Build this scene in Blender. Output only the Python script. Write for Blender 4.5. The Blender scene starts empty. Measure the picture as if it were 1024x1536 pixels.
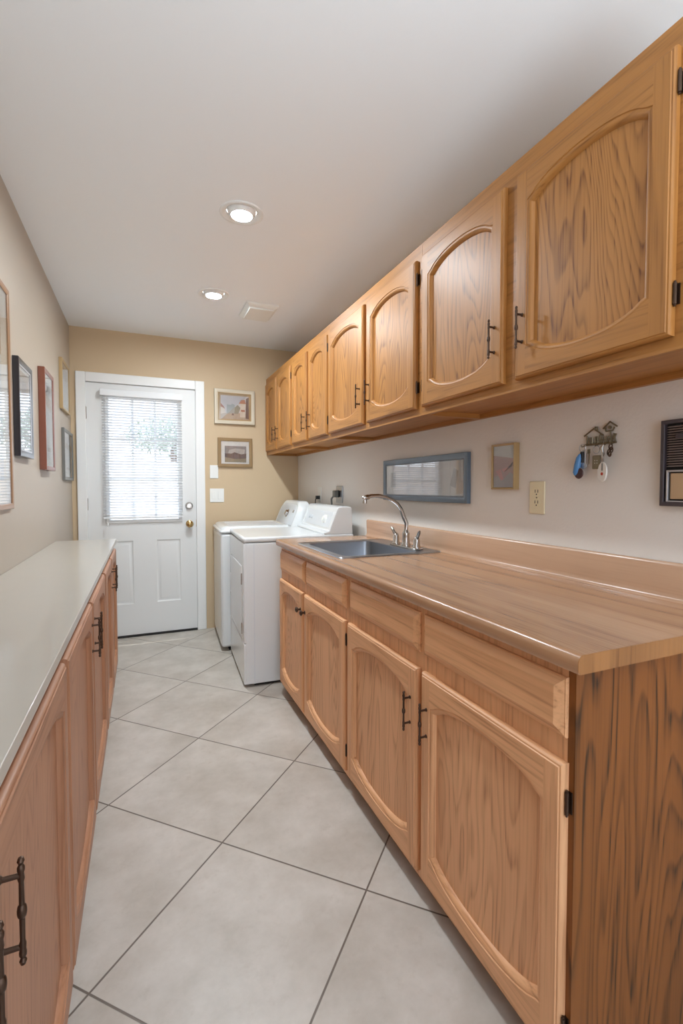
import bpy, bmesh, math, random
from mathutils import Vector, Matrix
random.seed(7)
S = bpy.context.scene
COL = S.collection

# ------------------------------------------------------------------ camera, world, light, exposure
F_PX, YAW, PITCH, CAM_Z, CX, CY = 711.9, 0.4087, 0.0359, 1.2097, 521.7, 757.1
cam = bpy.data.cameras.new('camera')
cam.sensor_fit = 'VERTICAL'; cam.sensor_height = 24.0; cam.sensor_width = 16.0
cam.lens = F_PX * 24.0 / 1536.0
cam.shift_x = -(CX - 512) / 1536.0
cam.shift_y = (CY - 768) / 1536.0
cam.clip_start = 0.02
camo = bpy.data.objects.new('camera', cam); COL.objects.link(camo)
camo.location = (0, 0, CAM_Z)
camo.rotation_euler = (math.pi/2 - PITCH, 0, -YAW)
S.camera = camo

S.view_settings.view_transform = 'Standard'
S.view_settings.look = 'None'
S.view_settings.gamma = 1.0
S.view_settings.use_curve_mapping = False
S.view_settings.exposure = 0.1
S.cycles.caustics_reflective = False
S.cycles.caustics_refractive = False

SKY_STRENGTH = 3.6
SUN_STRENGTH = 8.5
LAMP_STRENGTH = 900.0
REAR_POWER = 15.5

w = bpy.data.worlds.new('sky'); S.world = w; w.use_nodes = True
wn, wl = w.node_tree.nodes, w.node_tree.links
bg = wn['Background']
tc = wn.new('ShaderNodeTexCoord'); sep = wn.new('ShaderNodeSeparateXYZ')
rp = wn.new('ShaderNodeValToRGB')
wl.new(tc.outputs['Generated'], sep.inputs[0]); wl.new(sep.outputs['Z'], rp.inputs[0]); wl.new(rp.outputs[0], bg.inputs[0])
rp.color_ramp.elements[0].position = 0.0; rp.color_ramp.elements[0].color = (0.86, 0.92, 1.0, 1)
rp.color_ramp.elements[1].position = 0.8; rp.color_ramp.elements[1].color = (0.45, 0.65, 1.0, 1)
bg.inputs[1].default_value = SKY_STRENGTH

sun = bpy.data.lights.new('sun', 'SUN'); sun.energy = SUN_STRENGTH; sun.angle = 0.01; sun.color = (1, .98, .95)
suno = bpy.data.objects.new('sun', sun); COL.objects.link(suno)
_d = Vector((0.03, -0.21, -1.0)).normalized()
suno.rotation_euler = _d.to_track_quat('-Z', 'Y').to_euler(); suno.location = (0, 8, 8)

# added fill light behind the camera, aimed up to bounce off the ceiling
al = bpy.data.lights.new('rear_fill', 'AREA'); al.shape = 'RECTANGLE'; al.size = 1.4; al.size_y = 1.0
al.energy = REAR_POWER; al.color = (0.78, 0.9, 1.0)
alo = bpy.data.objects.new('rear_fill', al); COL.objects.link(alo)
al.spread = math.radians(92)
alo.location = (0.41, -.85, 1.4); alo.rotation_euler = (math.radians(145), 0, 0)

# ------------------------------------------------------------------ materials
def srgb(r, g, b):
    f = lambda c: c/12.92 if c <= .04045 else ((c+.055)/1.055)**2.4
    return (f(r/255), f(g/255), f(b/255), 1)

def new_mat(name):
    m = bpy.data.materials.new(name); m.use_nodes = True
    return m, m.node_tree.nodes, m.node_tree.links, m.node_tree.nodes['Principled BSDF']

def plain(name, col, rough=.5, metal=0, coat=0, spec=.5, bump=0, bscale=200, mottled=0):
    m, n, l, p = new_mat(name)
    p.inputs['Base Color'].default_value = col
    p.inputs['Roughness'].default_value = rough
    p.inputs['Metallic'].default_value = metal
    p.inputs['Coat Weight'].default_value = coat
    p.inputs['Coat Roughness'].default_value = .08
    p.inputs['Specular IOR Level'].default_value = spec
    t = n.new('ShaderNodeTexCoord')
    if bump:
        nz = n.new('ShaderNodeTexNoise'); nz.inputs['Scale'].default_value = bscale; nz.inputs['Detail'].default_value = 3
        b = n.new('ShaderNodeBump'); b.inputs['Strength'].default_value = bump; b.inputs['Distance'].default_value = .004
        l.new(t.outputs['Object'], nz.inputs['Vector']); l.new(nz.outputs[0], b.inputs['Height']); l.new(b.outputs[0], p.inputs['Normal'])
    if mottled:
        nz = n.new('ShaderNodeTexNoise'); nz.inputs['Scale'].default_value = 12; nz.inputs['Detail'].default_value = 5
        l.new(t.outputs['Object'], nz.inputs['Vector'])
        mx = n.new('ShaderNodeMix'); mx.data_type = 'RGBA'
        mx.inputs['A'].default_value = tuple(c*(1-mottled) for c in col[:3])+(1,)
        mx.inputs['B'].default_value = tuple(min(1, c*(1+mottled)) for c in col[:3])+(1,)
        l.new(nz.outputs[0], mx.inputs['Factor']); l.new(mx.outputs['Result'], p.inputs['Base Color'])
    return m

def wood(name, axis, light, dark, rough=.32, lines=20.0, across=4.6, along=1.0, contrast=.75, pore=.55, coat=.3, distort=.25):
    """oak: contour lines of a noise field stretched along the grain, plus fine pores"""
    m, n, l, p = new_mat(name)
    t = n.new('ShaderNodeTexCoord'); oi = n.new('ShaderNodeObjectInfo')
    off = n.new('ShaderNodeVectorMath'); off.operation = 'SCALE'
    cmb = n.new('ShaderNodeCombineXYZ')
    for i in range(3): l.new(oi.outputs['Random'], cmb.inputs[i])
    l.new(cmb.outputs[0], off.inputs[0]); off.inputs['Scale'].default_value = 37.0
    add = n.new('ShaderNodeVectorMath'); add.operation = 'ADD'
    l.new(t.outputs['Object'], add.inputs[0]); l.new(off.outputs[0], add.inputs[1])
    def stretched(a, b):
        mp = n.new('ShaderNodeMapping'); sc = [a, a, a]; sc[axis] = b
        mp.inputs['Scale'].default_value = sc
        l.new(add.outputs[0], mp.inputs['Vector']); return mp
    m1 = stretched(across, along)
    n1 = n.new('ShaderNodeTexNoise'); n1.inputs['Scale'].default_value = 1.0; n1.inputs['Detail'].default_value = 2.5
    n1.inputs['Roughness'].default_value = .42; n1.inputs['Distortion'].default_value = distort
    l.new(m1.outputs[0], n1.inputs['Vector'])
    mu = n.new('ShaderNodeMath'); mu.operation = 'MULTIPLY'; mu.inputs[1].default_value = lines
    l.new(n1.outputs[0], mu.inputs[0])
    pp = n.new('ShaderNodeMath'); pp.operation = 'FRACT'; l.new(mu.outputs[0], pp.inputs[0])
    r1 = n.new('ShaderNodeValToRGB'); e = r1.color_ramp.elements
    e[0].position = 0; e[0].color = (.75, .75, .75, 1); e[1].position = 1; e[1].color = (.8, .8, .8, 1)
    a = e.new(.1); a.color = (.08, .08, .08, 1); a = e.new(.5); a.color = (.1, .1, .1, 1); a = e.new(.78); a.color = (.55, .55, .55, 1); a = e.new(.93); a.color = (1, 1, 1, 1)
    l.new(pp.outputs[0], r1.inputs[0])
    m2 = stretched(170, 5)
    n2 = n.new('ShaderNodeTexNoise'); n2.inputs['Scale'].default_value = 1.0; n2.inputs['Detail'].default_value = 2
    l.new(m2.outputs[0], n2.inputs['Vector'])
    r2 = n.new('ShaderNodeValToRGB'); r2.color_ramp.elements[0].position = .48; r2.color_ramp.elements[1].position = .72
    l.new(n2.outputs[0], r2.inputs[0])
    m3 = stretched(8, .8)
    n3 = n.new('ShaderNodeTexNoise'); n3.inputs['Scale'].default_value = 1.0; n3.inputs['Detail'].default_value = 3
    l.new(m3.outputs[0], n3.inputs['Vector'])
    # factor = contrast*lines*(.4+.6*pores) + pores*.x + broad tone
    f1 = n.new('ShaderNodeMath'); f1.operation = 'MULTIPLY_ADD'; f1.inputs[1].default_value = .6; f1.inputs[2].default_value = .5
    l.new(r2.outputs[0], f1.inputs[0])
    f2 = n.new('ShaderNodeMath'); f2.operation = 'MULTIPLY'; l.new(f1.outputs[0], f2.inputs[0]); l.new(r1.outputs[0], f2.inputs[1])
    f3 = n.new('ShaderNodeMath'); f3.operation = 'MULTIPLY'; f3.inputs[1].default_value = contrast; l.new(f2.outputs[0], f3.inputs[0])
    f4 = n.new('ShaderNodeMath'); f4.operation = 'MULTIPLY_ADD'; f4.inputs[1].default_value = pore*.3
    l.new(r2.outputs[0], f4.inputs[0]); l.new(f3.outputs[0], f4.inputs[2])
    f5 = n.new('ShaderNodeMath'); f5.operation = 'MULTIPLY_ADD'; f5.inputs[1].default_value = .5
    l.new(n3.outputs[0], f5.inputs[0]); l.new(f4.outputs[0], f5.inputs[2])
    f6 = n.new('ShaderNodeMath'); f6.operation = 'SUBTRACT'; f6.inputs[1].default_value = .2; f6.use_clamp = True
    l.new(f5.outputs[0], f6.inputs[0])
    mx = n.new('ShaderNodeMix'); mx.data_type = 'RGBA'
    mx.inputs['A'].default_value = light; mx.inputs['B'].default_value = dark
    l.new(f6.outputs[0], mx.inputs['Factor']); l.new(mx.outputs['Result'], p.inputs['Base Color'])
    p.inputs['Roughness'].default_value = rough; p.inputs['Specular IOR Level'].default_value = .38
    p.inputs['Coat Weight'].default_value = coat; p.inputs['Coat Roughness'].default_value = .26
    b = n.new('ShaderNodeBump'); b.inputs['Strength'].default_value = .08; b.inputs['Distance'].default_value = .001
    b.invert = True
    l.new(r2.outputs[0], b.inputs['Height']); l.new(b.outputs[0], p.inputs['Normal'])
    return m

M = {}
WOODS = {'oak': (srgb(184, 127, 66), srgb(112, 66, 28)), 'base': (srgb(236, 180, 132), srgb(166, 106, 64)), 'left': (srgb(184, 134, 102), srgb(120, 74, 48))}  # base tones raised paler than the wood, frontal fill light put into the colour
for kind, (cl_, cd_) in WOODS.items():
    pc = {'oak': .85, 'base': .6, 'left': .5}[kind]
    for nm, ax in (('v', 2), ('h', 1), ('d', 0)):
        M[kind+'_'+nm] = wood(kind+'_grain_'+nm, ax, cl_, cd_, lines=11, across=7, along=.45, contrast=.42, pore=.6, coat=.0, rough=.43, distort=.15)
    M[kind+'_p'] = wood(kind+'_panel_grain', 2, cl_, cd_, lines=36, across=4.4, along=.7, contrast=pc, pore=.6, coat=.0, rough=.43, distort=.2)
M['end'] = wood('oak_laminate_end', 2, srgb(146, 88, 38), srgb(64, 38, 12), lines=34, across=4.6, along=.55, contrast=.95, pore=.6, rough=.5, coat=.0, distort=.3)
M['top'] = wood('wood_laminate_top', 1, srgb(190, 146, 110), srgb(122, 82, 58), lines=5.0, across=7.0, along=.3, contrast=.75, pore=.25, rough=.24, coat=.4)
M['splash'] = wood('wood_laminate_splash', 1, srgb(204, 166, 136), srgb(150, 112, 86), lines=5.0, across=7.0, along=.3, contrast=.5, pore=.25, rough=.24, coat=.4)
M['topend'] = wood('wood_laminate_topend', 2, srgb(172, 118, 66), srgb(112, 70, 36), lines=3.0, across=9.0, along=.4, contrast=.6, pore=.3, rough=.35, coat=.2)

M['tan'] = plain('tan_wall_paint', srgb(208, 184, 150), .55, bump=.14, bscale=130)
M['lit_paint'] = plain('lit_right_wall_paint', srgb(235, 230, 224), .5, bump=.22, bscale=110)  # right wall: same tan paint, lightened and cooled to carry the window light
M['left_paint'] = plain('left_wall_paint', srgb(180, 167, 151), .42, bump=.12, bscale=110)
M['ceiling'] = plain('ceiling_paint', srgb(246, 248, 250), .8, bump=.07, bscale=90)
M['white'] = plain('white_door_paint', srgb(232, 232, 230), .35)
M['trimwhite'] = plain('white_trim_paint', srgb(240, 240, 238), .35)
M['enamel'] = plain('white_enamel', srgb(228, 230, 230), .22, coat=.4)
M['enamel_grey'] = plain('pale_grey_plastic', srgb(214, 217, 220), .3)
M['plastic'] = plain('white_plastic', srgb(238, 238, 234), .35)
M['slat'] = plain('white_blind_slat', srgb(240, 241, 242), .4)
M['ivory'] = plain('ivory_plastic', srgb(236, 224, 190), .35)
M['dark'] = plain('dark_void', srgb(26, 22, 20), .7)
M['rubber'] = plain('black_rubber', srgb(30, 30, 32), .5)
M['bronze'] = plain('aged_bronze', srgb(84, 66, 54), .42, metal=.85, mottled=.35)
M['steel'] = plain('brushed_steel', srgb(176, 180, 186), .3, metal=1)
M['chrome'] = plain('satin_nickel', srgb(190, 184, 178), .2, metal=1)
M['brass'] = plain('polished_brass', srgb(206, 176, 120), .2, metal=1)
M['counter'] = plain('greige_laminate', srgb(182, 174, 162), .3, coat=.35, mottled=.03)
M['counteredge'] = plain('greige_laminate_edge', srgb(186, 178, 162), .4)
M['blueframe'] = plain('slate_blue_frame', srgb(96, 112, 128), .35, coat=.2)
M['blackframe'] = plain('black_frame', srgb(40, 38, 44), .3, coat=.3)
M['redframe'] = plain('mahogany_frame', srgb(128, 70, 48), .35, coat=.3)
M['goldframe'] = plain('gold_frame', srgb(176, 148, 104), .45)
M['silverframe'] = plain('champagne_frame', srgb(206, 196, 176), .35, metal=.3)
M['olive'] = plain('antique_gold_frame', srgb(150, 122, 84), .45, metal=.2, mottled=.15)
M['pewter'] = plain('pewter_frame', srgb(120, 120, 116), .35, metal=.5)
M['walnut'] = plain('brown_frame', srgb(150, 108, 70), .35, coat=.3)
M['mat'] = plain('cream_mat_board', srgb(226, 218, 204), .8)
M['tanmat'] = plain('linen_mat_board', srgb(190, 160, 120), .8)
M['whitemat'] = plain('white_mat_board', srgb(232, 230, 226), .8)
M['speaker'] = plain('intercom_brown_plastic', srgb(176, 158, 152), .45)
M['speakerframe'] = plain('intercom_black_frame', srgb(70, 62, 66), .35)
M['alu'] = plain('brushed_aluminium_trim', srgb(200, 198, 200), .3, metal=.7)
M['beigepanel'] = plain('beige_intercom_panel', srgb(190, 158, 122), .45)
M['blue'] = plain('blue_plastic', srgb(84, 140, 196), .3)
M['redbrown'] = plain('dark_maroon_plastic', srgb(70, 40, 38), .4)
M['clear'] = plain('pale_clear_plastic', srgb(226, 222, 214), .15, coat=.5)
M['red'] = plain('red_print', srgb(190, 70, 50), .5)
M['tin'] = plain('antique_tin', srgb(128, 118, 96), .4, metal=.7)
M['grass'] = plain('outdoor_gravel', srgb(150, 142, 130), .9, mottled=.1)
M['stucco'] = plain('outdoor_stucco', srgb(222, 210, 196), .9, mottled=.06)
M['leaf'] = plain('tree_leaf', srgb(158, 170, 152), .7, mottled=.3)
M['bark'] = plain('tree_bark', srgb(110, 90, 72), .9, mottled=.3)

def emit(name, col, st):
    m, n, l, p = new_mat(name)
    p.inputs['Base Color'].default_value = (.8, .8, .8, 1)
    p.inputs['Emission Color'].default_value = col; p.inputs['Emission Strength'].default_value = st
    return m
M['lamp'] = emit('lamp_glow', (.84, .935, 1, 1), LAMP_STRENGTH)

def glass(name, tint=(1, 1, 1, 1), f0=.045):
    m = bpy.data.materials.new(name); m.use_nodes = True
    n, l = m.node_tree.nodes, m.node_tree.links
    n.remove(n['Principled BSDF'])
    tr = n.new('ShaderNodeBsdfTransparent'); tr.inputs[0].default_value = tint
    gl = n.new('ShaderNodeBsdfGlossy'); gl.inputs['Roughness'].default_value = .015
    lwt = n.new('ShaderNodeLayerWeight'); lwt.inputs['Blend'].default_value = .5
    pw = n.new('ShaderNodeMath'); pw.operation = 'POWER'; pw.inputs[1].default_value = 5; l.new(lwt.outputs['Facing'], pw.inputs[0])
    fr = n.new('ShaderNodeMath'); fr.operation = 'MULTIPLY_ADD'; fr.inputs[1].default_value = .95; fr.inputs[2].default_value = f0
    l.new(pw.outputs[0], fr.inputs[0])
    mx = n.new('ShaderNodeMixShader')
    l.new(fr.outputs[0], mx.inputs[0]); l.new(tr.outputs[0], mx.inputs[1]); l.new(gl.outputs[0], mx.inputs[2])
    l.new(mx.outputs[0], n['Material Output'].inputs[0])
    return m
M['glass'] = glass('clear_glass')
M['art_glass'] = glass('picture_glass', f0=.11)

def tile_mat():
    m, n, l, p = new_mat('floor_tile')
    TS = .5206
    t = n.new('ShaderNodeTexCoord')
    sb = n.new('ShaderNodeVectorMath'); sb.operation = 'SUBTRACT'; sb.inputs[1].default_value = (.2331, 1.6168, 0)
    l.new(t.outputs['Object'], sb.inputs[0])
    mp = n.new('ShaderNodeMapping'); mp.inputs['Rotation'].default_value = (0, 0, -.7861); mp.inputs['Scale'].default_value = (1/TS,)*3
    l.new(sb.outputs[0], mp.inputs[0])
    # Mapping scales first, then rotates: uniform scale, so the order does not matter
    sp = n.new('ShaderNodeSeparateXYZ'); l.new(mp.outputs[0], sp.inputs[0])
    def edge(o):
        f = n.new('ShaderNodeMath'); f.operation = 'FRACT'; l.new(o, f.inputs[0])
        g = n.new('ShaderNodeMath'); g.operation = 'SUBTRACT'; g.inputs[1].default_value = .5; l.new(f.outputs[0], g.inputs[0])
        a = n.new('ShaderNodeMath'); a.operation = 'ABSOLUTE'; l.new(g.outputs[0], a.inputs[0]); return a
    ex, ey = edge(sp.outputs['X']), edge(sp.outputs['Y'])
    mxm = n.new('ShaderNodeMath'); mxm.operation = 'MAXIMUM'; l.new(ex.outputs[0], mxm.inputs[0]); l.new(ey.outputs[0], mxm.inputs[1])
    mr = n.new('ShaderNodeMapRange'); mr.inputs['From Min'].default_value = .4935; mr.inputs['From Max'].default_value = .4965
    l.new(mxm.outputs[0], mr.inputs['Value'])
    fl = n.new('ShaderNodeVectorMath'); fl.operation = 'FLOOR'; l.new(mp.outputs[0], fl.inputs[0])
    wnz = n.new('ShaderNodeTexWhiteNoise'); wnz.noise_dimensions = '2D'; l.new(fl.outputs[0], wnz.inputs['Vector'])
    ofs = n.new('ShaderNodeVectorMath'); ofs.operation = 'MULTIPLY_ADD'; ofs.inputs[1].default_value = (9, 9, 9)
    l.new(wnz.outputs['Color'], ofs.inputs[0]); l.new(t.outputs['Object'], ofs.inputs[2])
    n1 = n.new('ShaderNodeTexNoise'); n1.inputs['Scale'].default_value = 5; n1.inputs['Detail'].default_value = 7; n1.inputs['Roughness'].default_value = .62
    l.new(ofs.outputs[0], n1.inputs['Vector'])
    r = n.new('ShaderNodeValToRGB'); e = r.color_ramp.elements
    e[0].position = .3; e[0].color = srgb(176, 166, 153); e[1].position = .7; e[1].color = srgb(206, 198, 188)
    l.new(n1.outputs[0], r.inputs[0])
    n2 = n.new('ShaderNodeTexNoise'); n2.inputs['Scale'].default_value = 26; n2.inputs['Detail'].default_value = 6; n2.inputs['Roughness'].default_value = .7
    l.new(ofs.outputs[0], n2.inputs['Vector'])
    r2 = n.new('ShaderNodeValToRGB'); r2.color_ramp.elements[0].position = .55; r2.color_ramp.elements[1].position = .8
    r2.color_ramp.elements[1].color = (.35, .35, .35, 1)
    l.new(n2.outputs[0], r2.inputs[0])
    m0 = n.new('ShaderNodeMix'); m0.data_type = 'RGBA'; m0.inputs['B'].default_value = srgb(160, 146, 128)
    l.new(r2.outputs[0], m0.inputs['Factor']); l.new(r.outputs[0], m0.inputs['A'])
    m1 = n.new('ShaderNodeMix'); m1.data_type = 'RGBA'; m1.inputs['B'].default_value = srgb(104, 92, 82)
    l.new(mr.outputs[0], m1.inputs['Factor']); l.new(m0.outputs['Result'], m1.inputs['A'])
    l.new(m1.outputs['Result'], p.inputs['Base Color'])
    p.inputs['Roughness'].default_value = .36
    b = n.new('ShaderNodeBump'); b.inputs['Strength'].default_value = .5; b.inputs['Distance'].default_value = .002; b.invert = True
    l.new(mr.outputs[0], b.inputs['Height']); l.new(b.outputs[0], p.inputs['Normal'])
    return m
M['tile'] = tile_mat()

# ------------------------------------------------------------------ mesh helpers
WLOC = {}   # world location of every thing / part (unrotated while building)

class MB:
    def __init__(s): s.v = []; s.f = []
    def vert(s, p): s.v.append(tuple(p)); return len(s.v)-1
    def face(s, pts, mi=0):
        s.f.append((tuple(s.vert(p) for p in pts), mi))
    def box(s, x0, x1, y0, y1, z0, z1, mi=0):
        x0, x1 = sorted((x0, x1)); y0, y1 = sorted((y0, y1)); z0, z1 = sorted((z0, z1))
        i = [s.vert(p) for p in ((x0,y0,z0),(x1,y0,z0),(x1,y1,z0),(x0,y1,z0),(x0,y0,z1),(x1,y0,z1),(x1,y1,z1),(x0,y1,z1))]
        for q in ((0,3,2,1),(4,5,6,7),(0,1,5,4),(1,2,6,5),(2,3,7,6),(3,0,4,7)):
            s.f.append((tuple(i[k] for k in q), mi))
        return s
    def loops(s, loops, mi=0, closed=True, cap0=False, cap1=False):
        ids = [[s.vert(p) for p in L] for L in loops]; n = len(ids[0])
        for a, b in zip(ids, ids[1:]):
            for k in range(n if closed else n-1):
                j = (k+1) % n
                s.f.append(((a[k], a[j], b[j], b[k]), mi(k) if callable(mi) else mi))
        mc = 0 if callable(mi) else mi
        if cap0: s.f.append((tuple(reversed(ids[0])), mc))
        if cap1: s.f.append((tuple(ids[-1]), mc))
        return s
    def lathe(s, base, axis, prof, n=20, mi=0, cap0=True, cap1=True):
        """prof: list of (t along axis, radius)"""
        ax = Vector(axis).normalized(); u = ax.orthogonal().normalized(); v = ax.cross(u)
        B = Vector(base)
        L = [[B + ax*t + (u*math.cos(2*math.pi*k/n) + v*math.sin(2*math.pi*k/n))*max(r, 1e-5) for k in range(n)] for t, r in prof]
        return s.loops(L, mi, True, cap0, cap1)
    def cyl(s, a, b, r, n=16, mi=0, r2=None):
        a, b = Vector(a), Vector(b)
        return s.lathe(a, b-a, [(0, r), ((b-a).length, r if r2 is None else r2)], n, mi)
    def tube(s, pts, r, n=12, mi=0, closed=False):
        P = [Vector(p) for p in pts]; L = []; m = len(P)
        up = None
        for i, p in enumerate(P):
            if closed: d = (P[(i+1) % m]-P[i-1]).normalized()
            else: d = (P[min(i+1, m-1)]-P[max(i-1, 0)]).normalized()
            if up is None: up = d.orthogonal().normalized()
            up = (up - d*up.dot(d)).normalized(); sd = d.cross(up)
            rr = r[i] if isinstance(r, (list, tuple)) else r
            L.append([p + (up*math.cos(2*math.pi*k/n)+sd*math.sin(2*math.pi*k/n))*rr for k in range(n)])
        if closed: L.append(L[0])
        return s.loops(L, mi, True, not closed, not closed)
    def slab(s, fn, outer, holes, t0, t1, mi=0, walls=True):
        """rectangle with rectangular holes; fn(u,v,t)->xyz; outer/holes=(u0,u1,v0,v1)"""
        us = sorted({outer[0], outer[1], *[h[0] for h in holes], *[h[1] for h in holes]})
        vs = sorted({outer[2], outer[3], *[h[2] for h in holes], *[h[3] for h in holes]})
        solid = lambda i, j: 0 <= i < len(us)-1 and 0 <= j < len(vs)-1 and not any(
            h[0]-1e-9 <= us[i] and us[i+1] <= h[1]+1e-9 and h[2]-1e-9 <= vs[j] and vs[j+1] <= h[3]+1e-9 for h in holes)
        cache = {}
        def V(i, j, t):
            k = (i, j, t)
            if k not in cache: cache[k] = s.vert(fn(us[i], vs[j], t))
            return cache[k]
        for i in range(len(us)-1):
            for j in range(len(vs)-1):
                if not solid(i, j): continue
                q = [(i, j), (i+1, j), (i+1, j+1), (i, j+1)]
                s.f.append((tuple(V(a, b, t0) for a, b in q), mi))
                s.f.append((tuple(V(a, b, t1) for a, b in reversed(q)), mi))
                for (di, dj), (a, b) in (((-1, 0), (3, 0)), ((1, 0), (1, 2)), ((0, -1), (0, 1)), ((0, 1), (2, 3))):
                    if not solid(i+di, j+dj):
                        A, B = q[a], q[b]
                        s.f.append(((V(*A, t0), V(*B, t0), V(*B, t1), V(*A, t1)), mi))
        return s
    def build(s, name, mats, parent=None, bevel=0, seg=2, smooth=35, origin=None):
        if not isinstance(mats, (list, tuple)): mats = [mats]
        if origin is None:
            lo = [min(p[k] for p in s.v) for k in range(3)]; hi = [max(p[k] for p in s.v) for k in range(3)]
            origin = tuple((a+b)/2 for a, b in zip(lo, hi))
        me = bpy.data.meshes.new(name)
        me.from_pydata([tuple(p[k]-origin[k] for k in range(3)) for p in s.v], [], [f for f, _ in s.f])
        for mt in mats: me.materials.append(mt)
        for pl, (_, mi) in zip(me.polygons, s.f): pl.material_index = mi
        bm = bmesh.new(); bm.from_mesh(me)
        bmesh.ops.recalc_face_normals(bm, faces=bm.faces); bm.to_mesh(me); bm.free()
        me.shade_smooth(); me.set_sharp_from_angle(angle=math.radians(smooth))
        o = bpy.data.objects.new(name, me); COL.objects.link(o)
        WLOC[o.name] = Vector(origin)
        if parent is not None:
            o.parent = parent; o.location = Vector(origin) - WLOC[parent.name]
        else: o.location = origin
        if bevel:
            b = o.modifiers.new('bevel', 'BEVEL'); b.width = bevel; b.segments = seg; b.limit_method = 'ANGLE'; b.angle_limit = math.radians(40)
        return o

def thing(name, label, cat, loc=(0, 0, 0), group=None):
    o = bpy.data.objects.new(name, None); COL.objects.link(o); o.location = loc; o.empty_display_size = .05
    WLOC[o.name] = Vector(loc)
    o['label'] = label; o['category'] = cat
    if group: o['group'] = group
    return o
def tag(o, label, cat, group=None):
    o['label'] = label; o['category'] = cat
    if group: o['group'] = group
    return o
def struct(o): o['kind'] = 'structure'; return o
def bx(name, mat, parent, *c, bevel=0, seg=2):
    return MB().box(*c).build(name, mat, parent, bevel, seg)

# ------------------------------------------------------------------ room shell
XL, XR, YD, YN, H = -.4941, 1.3161, 4.1901, -1.6, 2.4403
struct(bx('floor', M['tile'], None, XL-.1, XR+.1, YN-.1, YD+.1, -.1, 0))
# (object origin sits at the slab centre: shift the tile pattern to world coordinates)
fo = bpy.data.objects['floor']
for v in fo.data.vertices: v.co += fo.location
fo.location = (0, 0, 0)
LIGHTS = [(.427, 2.185), (.434, 3.15)]
hs = .066
struct(MB().slab(lambda u, v, t: (u, v, t), (XL-.1, XR+.1, YN-.1, YD+.1),
       [(x-hs, x+hs, y-hs, y+hs) for x, y in LIGHTS], H, H+.14).build('ceiling', M['ceiling']))
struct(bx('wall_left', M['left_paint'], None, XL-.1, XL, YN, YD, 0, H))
struct(bx('wall_right', M['lit_paint'], None, XR, XR+.1, YN, YD, 0, H))
DX0, DX1, DZ1 = -.397, .423, 2.035      # door opening
struct(MB().slab(lambda u, v, t: (u, t, v), (XL-.1, XR+.1, 0, H), [(DX0, DX1, 0, DZ1)], YD, YD+.11).build('wall_far', M['tan']))
struct(MB().slab(lambda u, v, t: (u, t, v), (XL-.1, XR+.1, 0, H), [(-.35, 1.17, .2, 2.3)], YN-.1, YN).build('wall_near', M['tan']))
# door casing
m = MB()
cz, cx0, cx1 = 2.1019, -.4459-.012, .4905
m.box(cx0, DX0+.006, YD-.018, YD+.0005, 0, cz); m.box(DX1-.006, cx1, YD-.018, YD+.0005, 0, cz)
m.box(DX0+.006, DX1-.006, YD-.018, YD+.0005, DZ1-.006, cz)
struct(m.build('trim_1', M['trimwhite'], None, bevel=.004))
m = MB()   # jamb
m.box(DX0-.001, DX0+.004, YD, YD+.1, 0, DZ1); m.box(DX1-.004, DX1+.001, YD, YD+.1, 0, DZ1); m.box(DX0, DX1, YD, YD+.1, DZ1-.004, DZ1+.001)
struct(m.build('trim_2', M['trimwhite']))
struct(bx('trim_3', M['dark'], None, DX0+.004, DX1-.004, YD-.01, YD+.1, 0, .012))

# ------------------------------------------------------------------ entry door
door = struct(bpy.data.objects.new('door_1', None)); COL.objects.link(door)
door.location = (.013, YD+.03, .016); WLOC['door_1'] = Vector(door.location)
dy = YD+.004
wx0, wx1, wz0, wz1 = -.245, .285, .945, 1.925
panels = [(-.262, -.072, .268, .782), (.102, .288, .268, .782)]
m = MB(); fD = lambda u, v, t: (u, t, v)
m.slab(fD, (DX0+.006, DX1-.006, .016, DZ1-.008), [(wx0, wx1, wz0, wz1)] + panels, dy, dy+.042)
def rect(a, d, y): return [(a[0]+d, y, a[2]+d), (a[1]-d, y, a[2]+d), (a[1]-d, y, a[3]-d), (a[0]+d, y, a[3]-d)]
for a in panels:
    m.loops([rect(a, 0, dy), rect(a, .007, dy+.006), rect(a, .016, dy+.007), rect(a, .03, dy+.001), rect(a, .034, dy+.0005)], cap1=True)
dl = m.build('door_slab', M['white'], door)
m = MB()   # lite frame
W4 = (wx0-.022, wx1+.022, wz0-.022, wz1+.022)
m.loops([rect(W4, 0, dy+.0005), rect(W4, .004, dy-.009), rect(W4, .03, dy-.007), rect(W4, .036, dy+.012), rect(W4, .036, dy+.04)])
m.build('window_frame', M['white'], door)
m = MB()
for k in (1, 2):
    xx = wx0+.014+(wx1-wx0-.028)*k/3; m.box(xx-.009, xx+.009, dy+.014, dy+.03, wz0+.012, wz1-.012)
    zz = wz0+.014+(wz1-wz0-.028)*k/3; m.box(wx0+.012, wx1-.012, dy+.0145, dy+.0295, zz-.009, zz+.009)
m.build('muntin_grid', M['white'], door)
bx('window_pane', M['glass'], door, wx0+.01, wx1-.01, dy+.0315, dy+.0345, wz0+.01, wz1-.01)
m = MB(); m.lathe((.361, dy, .907), (0, -1, 0), [(0, .029), (.005, .029), (.007, .024), (.02, .011), (.032, .012), (.04, .024), (.052, .029), (.062, .025), (.068, .012), (.069, .001)], 24)
m.build('door_knob', M['brass'], door)
m = MB(); m.lathe((.361, dy, 1.058), (0, -1, 0), [(0, .031), (.006, .031), (.012, .026), (.022, .022), (.025, .018), (.0255, .001)], 24); m.box(.358, .364, dy-.034, dy-.02, 1.045, 1.071)
m.build('deadbolt', M['chrome'], door)
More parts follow.
